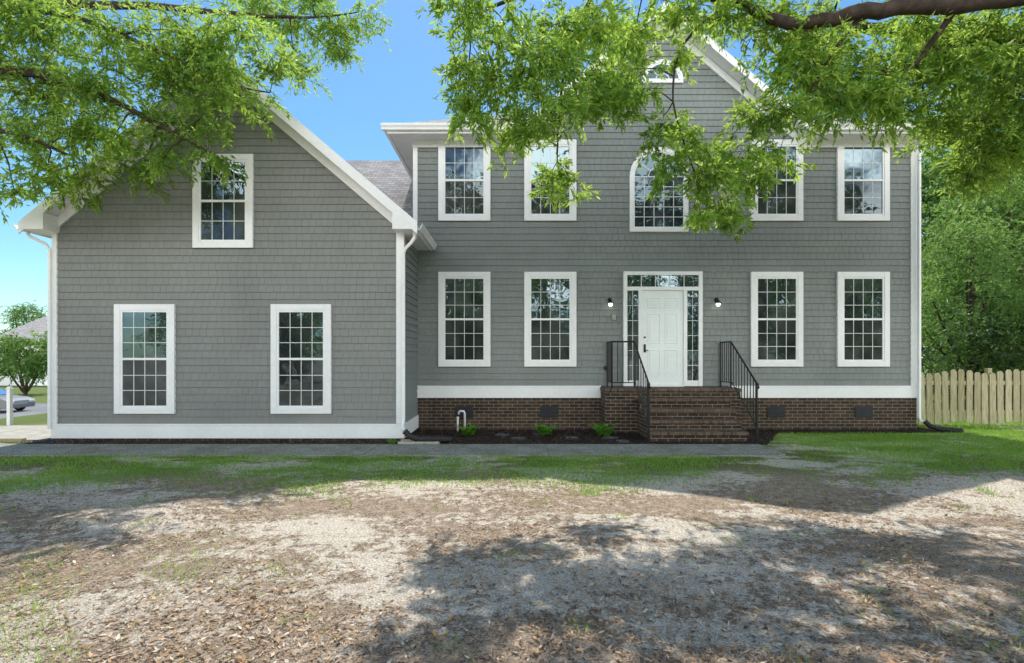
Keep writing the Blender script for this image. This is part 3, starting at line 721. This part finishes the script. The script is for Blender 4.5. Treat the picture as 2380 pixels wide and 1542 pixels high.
# ------------------------------------------------------------ canopy trees
def J(seed, lst, ybase, jit=0.45):
    r = random.Random(seed); return [(x, ybase + r.uniform(-jit, jit), z, rr) for x, z, rr in lst]
RT = (7.9, -5.2, 0.0)
rc = [(-.65,6.3,.45),(-.65,5.7,.40),(-.6,5.15,.34),(-.5,4.78,.22),(-.12,6.2,.5),(-.06,5.5,.45),(-.06,4.85,.36),(.47,6.2,.5),(.53,5.5,.48),(.59,4.85,.42),(.65,4.25,.30),(.55,3.9,.17),(.88,4.0,.20),(.3,4.55,.2),
 (1.12,6.2,.5),(1.18,5.5,.46),(1.2,5.0,.32),(1.76,6.25,.48),(1.62,5.6,.38),(1.62,5.05,.30),(2.25,6.35,.44),(2.3,5.75,.24),(2.15,5.0,.32),(2.41,4.5,.38),(2.62,4.05,.38),(2.78,3.65,.30),(2.42,3.45,.15),(2.9,3.4,.17),(2.1,4.15,.26),
 (3.12,4.35,.36),(3.25,3.98,.24),(3.2,4.85,.34),(2.88,6.35,.42),(3.45,6.2,.44),(3.85,5.65,.44),(3.60,4.85,.38),(3.80,4.5,.30),(4.06,6.15,.48),(4.25,5.5,.48),(4.25,5.0,.36),(4.76,6.2,.5),(4.85,5.6,.48),(4.8,5.12,.34),
 (5.35,6.2,.5),(5.35,5.65,.48),(5.4,5.12,.35),(5.94,6.2,.5),(5.94,5.6,.48),(5.95,5.02,.36),(6.5,6.15,.5),(6.5,5.5,.48),(6.5,4.9,.42),(6.65,4.4,.36),(7.1,6.2,.5),(7.1,5.4,.5),(7.0,4.7,.45),(7.1,4.2,.38)]
rcl = J(1, rc, -4.33)
rc2 = [(2.0,7.3,.5),(3.3,7.5,.42),(5.0,6.9,.42),(7.2,6.8,.6),(6.6,6.1,.4),(8.0,6.1,.6),(7.4,5.5,.5),(7.9,4.9,.5)]
rcl += J(2, rc2, -2.7, 0.3)
rc3 = [(0.2,6.9,.5),(1.3,7.0,.5),(2.4,7.1,.4),(3.5,7.1,.4),(4.6,7.1,.5),(5.7,7.1,.6),(6.8,7.1,.6),(8.2,7.0,.8),(9,6.2,.8),(8.8,5.4,.6)]
rcl += J(3, rc3, -4.6, 0.5)
rel = lambda L, o: [tuple([p[0]-o[0], p[1]-o[1], p[2]-o[2]] + list(p[3:])) for p in L]
limbsR = [[(7.9,-5.2,4.2,.17),(7.1,-5.0,6.0,.135),(5.6,-4.9,6.05,.105),(4.5,-4.8,6.03,.09),(3.6,-4.7,5.95,.075),(2.94,-4.5,6.35,.055),(1.6,-4.2,6.8,.045),(0.3,-4.2,6.7,.03),(-.6,-4.25,6.3,.018)],
 [(7.9,-5.2,4.4,.14),(7.0,-4.4,5.7,.11),(5.7,-3.4,6.7,.08),(4.1,-2.9,7.2,.05),(2.4,-2.7,7.3,.025)],
 [(2.94,-4.5,6.35,.026),(2.35,-4.35,5.9,.018),(2.2,-4.35,5.1,.013),(2.5,-4.35,4.1,.008)],
 [(1.2,-4.2,6.8,.03),(0.8,-4.3,5.9,.022),(0.65,-4.3,5.0,.016),(0.62,-4.3,4.3,.009)],
 [(7.9,-5.2,4.6,.2),(8.1,-5.3,6.5,.14),(8.0,-5.2,8.5,.08)],
 [(4.5,-4.8,6.03,.035),(4.2,-4.6,5.6,.022),(3.8,-4.5,4.8,.012)],
 [(5.6,-4.9,6.05,.05),(5.4,-4.6,5.6,.03),(5.0,-4.5,5.2,.018)]]
build_tree(RT, 'large leafy oak with a long limb overhanging the front yard', rel([(7.9,-5.2,-0.1,.42),(7.9,-5.2,0.4,.33),(7.85,-5.2,2.0,.28),(7.9,-5.2,4.4,.24),(8.0,-5.2,5.2,.19)], RT),
   [rel(l, RT) for l in limbsR], rel(rcl, RT), 21, 330, 24, 0.108, 0.27, M_leaf, br=0.014)
LT = (-10.6, -4.0, 0.0)
lc = [(-3.95,6.55,.42),(-4.3,5.9,.40),(-4.7,7.2,.6),(-4.9,6.4,.52),(-5.15,5.6,.44),(-4.95,4.95,.28),(-5.7,7.3,.65),(-5.9,6.5,.58),(-6.15,5.65,.50),(-5.8,5.0,.34),
 (-6.85,7.2,.7),(-7.05,6.2,.60),(-7.2,5.4,.52),(-7.05,4.72,.34),(-8.0,7.3,.7),(-8.1,6.3,.60),(-8.25,5.5,.52),(-8.0,4.8,.44),(-8.6,4.5,.32),(-8.8,6.7,.6),(-9.2,5.7,.55),(-9.4,4.9,.45),(-9.5,7.2,.6),(-6.45,4.85,.32),(-7.45,4.45,.24),(-6.65,5.3,.42),(-5.3,6.9,.5),(-6.3,6.9,.5)]
lcl = J(4, lc, -2.62, 0.22) + J(5, [(-8.6,8.1,.9),(-10,7.4,.9),(-10.4,6.2,.8),(-11.6,7,.9)], -3.4, 0.4) + J(6, [(-3.4,9.58,.43),(-4.05,9.3,.57),(-4.0,8.66,.32),(-5.13,9.3,.68),(-5.8,9.7,.62),(-5.0,8.44,.48),(-4.56,9.92,.45)], 0.5, 0.15)
limbsL = [[(-10.6,-4,3.6,.16),(-9.4,-3.3,5.9,.10),(-8.2,-2.8,6.35,.075),(-6.9,-2.65,6.0,.055),(-5.8,-2.6,5.45,.035),(-5.0,-2.6,5.0,.015)],
 [(-10.6,-4,4.6,.15),(-9.2,-3.0,7.2,.10),(-7.4,-1.6,8.3,.07),(-5.8,-0.3,9.0,.045),(-4.5,0.4,9.4,.025),(-3.5,0.5,9.6,.01)],
 [(-10.6,-4,3.3,.1),(-9.6,-3.3,4.9,.06),(-8.6,-2.8,5.4,.04),(-7.4,-2.7,5.0,.02)],
 [(-9.2,-3.0,7.2,.05),(-7.6,-2.7,7.4,.04),(-6.0,-2.65,6.8,.03),(-5.0,-2.65,6.3,.02),(-4.1,-2.65,6.1,.01)],
 [(-10.6,-4,4.8,.16),(-10.5,-4,7,.1),(-9.8,-3.9,8.6,.06)]]
build_tree(LT, 'large leafy oak beside the garage wing with drooping sprays', rel([(-10.6,-4,-0.1,.4),(-10.6,-4,0.4,.31),(-10.6,-4,3.4,.24),(-10.6,-4,5.0,.18)], LT),
   [rel(l, LT) for l in limbsL], rel(lcl, LT), 22, 280, 24, 0.112, 0.27, M_leaf, br=0.018)

# ------------------------------------------------------------ background trees
def gen_clumps(seed, h, cr, zlow, n):
    r = random.Random(seed); out = []
    for i in range(n):
        t = (i+0.5)/n; z = zlow + (h-zlow)*t; env = math.sin(math.pi*min(0.98, 0.12+0.85*t))**0.7
        a = i*2.4 + r.uniform(-.4,.4); rad = cr*env*r.uniform(0.35, 0.95)
        out.append((rad*math.cos(a), rad*math.sin(a), z, cr*r.uniform(0.22, 0.37)))
    return out
def bg_tree(loc, h, cr, zlow, seed, label, n=26, leaf=0.2, dens=26, lw=0.5):
    cl = gen_clumps(seed, h, cr, zlow, n)
    limbs = [[(0,0,zlow*0.8+0.3,.16),(c[0]*0.5,c[1]*0.5,(zlow*0.8+c[2])/2+0.4,.10),(c[0]*0.9,c[1]*0.9,c[2],.04)] for c in cl[::4]]
    return build_tree(loc, label, [(0,0,-0.2,.35),(0.05,0,zlow*0.8+0.5,.24),(0,0.05,h*0.75,.1)], limbs, cl, seed, dens*4/cr, 16, leaf, lw, M_leafbg, droop=0.15, twigs_on=False, br=0.06)
bgA = bg_tree((22.5, 12, 0), 13.5, 4.2, 1.2, 31, 'tall leafy tree standing behind the picket fence', 46, 0.20, 30)
bgB = bg_tree((-21, -41, 0), 11, 4.5, 1.5, 32, 'leafy tree across the street', 34, 0.24, 26)
for (x, y, s, rz) in ((17.6, 7.5, 0.60, 1.0), (20.6, 9.5, 0.80, 5.0), (27.5, 13, 1.0, 2.0), (24.5, 22, 1.15, 4.4), (15.2, 5.6, 0.45, 2.2), (21.5, 16.5, 0.9, 0.3)):
    copy_thing(bgA, (x, y, 0), rz, (s, s, s))
for (x, y, s, rz) in ((-13, -38, 1.1, 1), (-5, -43, 1.0, 2), (3, -37, 1.1, 3), (11, -42, 1.15, 4), (19, -38, 1.1, 5), (28,-40,1.1,2.2), (-29,-40,1.1,0.4), (37,-42,1.1,1.4)):
    copy_thing(bgB, (x, y, 0), rz, (s, s, s))
for (x, y, s, rz) in ((-4.2, -24, 1.0, 1.3), (21.5, -24, 1.0, 2.3), (-15.5, -26, 0.95, 0.3)):
    copy_thing(bgA, (x, y, 0), rz, (s, s, s), label='tall leafy tree on the street side of the yard')
rng = np.random.default_rng(55)
cl = [(13.6+ i*0.95 + rng.normal(0,.3), 4.2 + rng.uniform(-.8, .8) + i*0.15, z + rng.uniform(-.2,.2), rng.uniform(.6,.95)) for i in range(14) for z in (0.6, 1.6, 2.6)]
P, D, L, W, T, tw = crown_leaves(cl, rng, 60, 14, 0.15, 0.45, 0.15)
link('shrub_thicket', leaf_mesh('shrub_thicket', P, D, L, W, T, rng), None, (0,0,0), [M_shrub], 'dense mass of dark green shrubs behind the fence', kind='stuff', category='shrubs')
zt = lambda x: float(terr(x, 0))
cl = [(r_*math.cos(a), r_*math.sin(a), z, 1.0) for a, r_, z in [(i*2.4, 1.0+1.4*((i*7)%5)/5, 2.1+ (i%6)*0.52) for i in range(30)]]
build_tree((-42.6, 33.5, zt(-43)), 'rounded multi-stemmed crape myrtle on the far lawn', [(0,0,-0.1,.14),(0.1,0,1.0,.1),(0.3,0.1,2.4,.06)],
   [[(0,0,0.0,.09),(math.cos(a)*.7,math.sin(a)*.7,1.3,.07),(math.cos(a)*1.4,math.sin(a)*1.4,2.8,.03)] for a in (0.2,1.5,2.8,4.0,5.2)], cl, 61, 42, 14, 0.2, 0.5, M_leafbg, twigs_on=False)
copy_thing(bgA, (-64, 56, -1.7), 0.5, (0.85, 0.85, 0.75), label='leafy tree rising beside a distant house')
hs = empty('house', (-53.4, 48, -1.7), 'distant pale house with a grey shingle roof', 'house')
boxes('wall', [(-7, 5, 0, 9, 0, 5.1)], M_wall_pale, hs, bevel=0)
def dr_(bm):
    a = [bm.verts.new(p) for p in ((-7.6,-.6,5.0),(5.6,-.6,5.0),(5.6,9.6,5.0),(-7.6,9.6,5.0),(-4.5,4.5,8.5),(2.2,4.5,8.5))]
    for f in ((0,1,5,4),(1,2,5),(2,3,4,5),(3,0,4)): bm.faces.new([a[i] for i in f])
bm_obj('roof', dr_, M_roof, hs)
boxes('garage_door', [(-3, 2, -0.06, -0.003, 0, 2.6)] + [(-3, 2, -0.075, -0.0605, 0.62*i, 0.62*i+0.56) for i in range(4)], M_white, hs)
for x in (-5.8, 2.9):
    wq = boxes('window', [(x, x+0.12, -0.06, 0, 1, 2.6), (x+1.5, x+1.62, -0.06, 0, 1, 2.6), (x+.12, x+1.5, -0.06, 0, 2.48, 2.6), (x+.12, x+1.5, -0.06, 0, 1, 1.12)], M_white, hs)
    boxes('window_pane', [(x+.12, x+1.5, -0.03, -0.003, 1.12, 2.48)], M_glass, wq, bevel=0)
boxes('gate_post', [(-0.04, 0.04, -0.04, 0.04, 0, 0.86), (-0.05, 0.05, -0.05, 0.05, 0.861, 0.88), (-0.035, 0.035, -0.035, 0.035, 0.881, 0.92)], M_white, None, (-11.85, 0.75, zt(-11.85)), 0.005, 'short white wooden post with a cap beside the driveway', category='post')
M_car = mat_basic('silver_car_paint', (0.20, 0.20, 0.20), 0.45, 0.03, 1, metallic=0.1)
M_tyre = mat_basic('tyre_rubber', (0.02,0.02,0.02), 0.8); M_rim = mat_basic('wheel_rim', (0.5,0.5,0.52), 0.3, metallic=0.8)
M_red = mat_basic('tail_lens', (0.4,0.02,0.02), 0.2); M_lens = mat_basic('head_lens', (0.8,0.8,0.82), 0.15)
car = empty('parked_car', (-31.9, 19.6, zt(-31.4)+0.012), 'silver sedan parked along the street kerb', 'car')
def carbody(bm):
    lower = [(-2.3,0.30),(-2.32,0.62),(-2.25,0.92),(-1.7,0.99),(0.95,0.96),(1.9,0.84),(2.25,0.70),(2.32,0.45),(2.25,0.25)]
    bot = [(1.75,0.25)]+[(1.4+0.37*math.cos(a),0.30+0.37*math.sin(a)) for a in np.linspace(0.1,math.pi-0.1,9)]+[(-1.05,0.25)]+[(-1.42+0.37*math.cos(a),0.30+0.37*math.sin(a)) for a in np.linspace(0.1,math.pi-0.1,9)]
    prof = lower + bot
    add_prism(bm, prof, -0.88, 0.88)
    cab0 = [(-1.75,0.985),(-1.1,1.40),(-0.5,1.47),(0.15,1.44),(1.05,0.96)]
    a = [bm.verts.new((x, -0.80 if z < 1.1 else -0.62, z)) for x, z in cab0]; b = [bm.verts.new((x, 0.80 if z < 1.1 else 0.62, z)) for x, z in cab0]
    bm.faces.new(a); bm.faces.new(list(reversed(b)))
    for i in range(5): bm.faces.new([a[i], b[i], b[(i+1)%5], a[(i+1)%5]])
bm_obj('body', carbody, M_car, car, bevel=0.03)
def glassfn(bm):
    for s in (-1, 1):
        for q in ([(-1.45,1.04),(-1.02,1.34),(-0.52,1.40),(-0.45,1.04)], [(-0.36,1.04),(-0.42,1.40),(0.10,1.38),(0.75,1.04)]):
            vs = []
            for x, z in q:
                y = 0.80 - (z-0.985)/(1.44-0.985)*0.18 + 0.012; vs.append(bm.verts.new((x, s*y, z)))
            bm.faces.new(vs)
    for (xa,za,xb,zb_) in ((0.25,1.40,0.98,1.02),(-1.17,1.37,-1.70,1.04)):
        o = 0.015 if xa > 0 else -0.015
        vs = [bm.verts.new(p) for p in ((xa+o,-0.58,za+.01),(xa+o,0.58,za+.01),(xb+o,0.74,zb_+.01),(xb+o,-0.74,zb_+.01))]; bm.faces.new(vs)
bm_obj('car_window', glassfn, M_screen, car)
for x in (1.4, -1.42):
    for y in (-0.80, 0.80):
        w = tubes_obj('wheel', [([(0,-0.10,0),(0,-0.085,0),(0,0.085,0),(0,0.10,0)], [0.29,0.325,0.325,0.29])], M_tyre, car, (x, y, 0.32), 24)
        tubes_obj('rim', [([(0,-0.105,0),(0,0.105,0)], 0.2)], M_rim, w, (0,0,0), 10, False)
for y in (-0.66, 0.66):
    boxes('headlight', [(2.20, 2.325, y-0.17, y+0.17, 0.56, 0.70)], M_lens, car, bevel=0.02)
    boxes('tail_light', [(-2.335, -2.2, y-0.17, y+0.17, 0.68, 0.84)], M_red, car, bevel=0.02)

# ------------------------------------------------------------ grass and litter
rng = np.random.default_rng(99)
def fbm(x, y, s, seed=0):
    v = 0
    for k in range(4):
        f = s*2**k; v = v + (np.sin(x*f*1.3+seed+k*1.7+1.9*np.sin(y*f*0.7+k)) * np.sin(y*f*1.1+seed*2+k*2.3+1.7*np.sin(x*f*0.9+k*3)))/1.6**k
    return v/2.2
def grass_density(x, y):
    n = fbm(x, y, 0.8, 2.0)
    band = sstep(-5.4, -4.0, y + 1.3*n)
    d = band*np.clip(0.65 + 1.3*n + 0.8*fbm(x,y,3.0,1.0), 0.05, 1)
    right = sstep(4.8, 6.5, x)*sstep(-4.9, -3.6, y+0.5*n); d = np.maximum(d, right*np.clip(0.8+0.8*n+0.5*fbm(x,y,3.3,6.0), 0.15, 1))
    fore = np.clip(fbm(x, y, 1.1, 7.0)-0.28, 0, 1)*0.45; fl = sstep(-1.2, -2.5, x)*sstep(-6.5,-8.0,y)*np.clip(fbm(x,y,2.2,4)+0.05,0,1)*1.2
    tuft = (np.clip(fbm(x, y, 3.1, 5.0)-0.44, 0, 1))*1.9
    d = np.maximum(d, np.maximum(np.maximum(fore, fl), tuft))
    return d
def on_hard(x, y):
    walk = (x < 4.5) & (x > -10.5) & (y > -2.95 + 0.05*np.sin(x*7)*np.sin(x*3.1)) & (y < 0.2)
    bed = (x < 9.3) & (x > -9.2) & (y > bedge(x))
    drv = (x < -9.2) & (y > -1.9) & (y < 0.7)
    edge = (x<-9.2)&(x>-10.6)&(y>-3.02)&(y<0.7)
    return walk | bed | drv | edge
n = 680000
x = rng.uniform(-12, 16, n); y = rng.uniform(-9.6, 3.0, n)
keep = (rng.random(n) < grass_density(x, y)) & ~on_hard(x, y) & ~((y > 0) & (x < 9.2))
keep &= np.abs(x) < (y+11.33)*1.12+0.6
x, y = x[keep], y[keep]; n = len(x)
P = np.stack([x, y, terr(x, y)+bumps(x, y)-0.003], 1)
D = unit(np.stack([rng.normal(0, .55, n), rng.normal(0, .55, n), np.ones(n)], 1)); Lg = rng.uniform(0.02, 0.075, n)
T = np.clip(0.48 + 0.3*fbm(x, y, 1.5, 3) + rng.normal(0, .2, n) + 0.28*(y < -5.5), 0, 1)
link('grass', leaf_mesh('grass', P, D, Lg, np.where(y < -6, 0.005, 0.008), T, rng), None, (0,0,0), [M_grass], 'patchy short lawn grass', kind='stuff', category='grass')
n = 200000
d = 2.3 + 6.5*rng.random(n)**1.2; y = -11.33 + d; x = rng.uniform(-1.08, 1.08, n)*d
dens = np.clip(0.42 + 0.95*fbm(x, y, 0.9, 11) + 0.5*fbm(x, y, 3.7, 2), 0.05, 1)*(1-0.8*sstep(-4.6, -3.8, y))
keep = (rng.random(n) < dens) & ~on_hard(x, y); x, y = x[keep], y[keep]; n = len(x)
a = rng.uniform(0, 2*math.pi, n)
P = np.stack([x, y, bumps(x, y) + rng.uniform(0.002, 0.014, n)], 1)
D = unit(np.stack([np.cos(a), np.sin(a), rng.normal(0, .26, n)], 1)); kind = rng.random(n)
Ll = np.where(kind < 0.72, rng.uniform(0.012, 0.045, n), rng.uniform(0.025, 0.058, n)); Wl = np.where(kind < 0.72, 0.0035, Ll*rng.uniform(0.25, 0.45, n))
T = np.clip(rng.normal(0.48, 0.26, n) + 0.16*((x < -0.5) & (y < -7)), 0, 1)
link('leaf_litter', leaf_mesh('leaf_litter', P, D, Ll, Wl, T, rng, flat=True), None, (0,0,0), [M_litter], 'dry fallen leaves and twigs over sandy soil', kind='stuff', category='leaves')
n = 26000
x = rng.uniform(-9.1, 9.3, n); y = rng.uniform(-1.96, -0.03, n)
keep = (y > bedge(x)+0.05) & ~((x < -2.1) & (y > GY-0.02)) & ~((x > 1.95) & (x < 4.8) & (y > -0.62)) & ~((x > 2.6) & (x < 4.5) & (y > -1.65))
x, y = x[keep], y[keep]; n = len(x); a = rng.uniform(0, 6.28, n)
P = np.stack([x, y, rng.uniform(0.01, 0.035, n)], 1); D = unit(np.stack([np.cos(a), np.sin(a), rng.normal(0, .35, n)], 1)); Ll = rng.uniform(0.03, 0.08, n)
T = np.clip(rng.normal(0.45, .25, n), 0, 1)
link('mulch_chips', leaf_mesh('mulch_chips', P, D, Ll, Ll*0.3, T, rng, flat=True), None, (0,0,0), [M_mulchchip], 'dark shredded bark mulch', kind='stuff', category='mulch')

# ------------------------------------------------------------ light, sky, camera
Ld = Vector((0.038, -0.617, -1.0)).normalized()
sun = bpy.data.lights.new('sun', 'SUN'); sun.energy = 5.0; sun.angle = math.radians(0.5); sun.color = (1, 0.96, 0.875)
so = bpy.data.objects.new('sun', sun); col.objects.link(so); so.rotation_euler = Ld.to_track_quat('-Z', 'Y').to_euler(); so.location = (0, 10, 20)
w = bpy.data.worlds.new('World'); scene.world = w; w.use_nodes = True
nt = w.node_tree; bg = nt.nodes['Background']
sky = nt.nodes.new('ShaderNodeTexSky'); sky.sky_type = 'NISHITA'; sky.sun_disc = False
sky.sun_elevation = math.radians(58.3); sky.sun_rotation = math.radians(-3.5); sky.air_density = 1.0; sky.dust_density = 0.3; sky.ozone_density = 2.0
hs_ = nt.nodes.new('ShaderNodeHueSaturation'); hs_.inputs['Saturation'].default_value = 1.15; hs_.inputs['Value'].default_value = 1.05
nt.links.new(sky.outputs[0], hs_.inputs['Color'])
tint = mixc(nt, 1.0, hs_.outputs[0], (0.86, 1.10, 1.12), 'MULTIPLY')
# fill light for the shaded facade: added bright cloud bank opposite the sun
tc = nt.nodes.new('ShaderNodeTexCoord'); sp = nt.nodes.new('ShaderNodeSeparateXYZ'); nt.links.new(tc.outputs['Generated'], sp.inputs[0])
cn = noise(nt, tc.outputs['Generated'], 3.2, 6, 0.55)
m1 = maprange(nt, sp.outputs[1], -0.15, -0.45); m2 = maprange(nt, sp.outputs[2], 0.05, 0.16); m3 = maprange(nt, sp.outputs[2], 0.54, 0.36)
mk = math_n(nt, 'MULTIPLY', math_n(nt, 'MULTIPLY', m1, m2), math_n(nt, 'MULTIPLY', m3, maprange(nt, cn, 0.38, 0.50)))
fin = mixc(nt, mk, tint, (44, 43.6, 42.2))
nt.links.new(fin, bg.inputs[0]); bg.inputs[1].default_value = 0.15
cd = bpy.data.cameras.new('camera'); cam = bpy.data.objects.new('camera', cd); col.objects.link(cam)
cam.location = (0, -11.33, 1.62); cam.rotation_euler = (math.radians(90), 0, 0)
cd.lens = 18; cd.sensor_width = 36; cd.shift_y = 0.0248; cd.clip_start = 0.05; cd.clip_end = 3000
scene.camera = cam
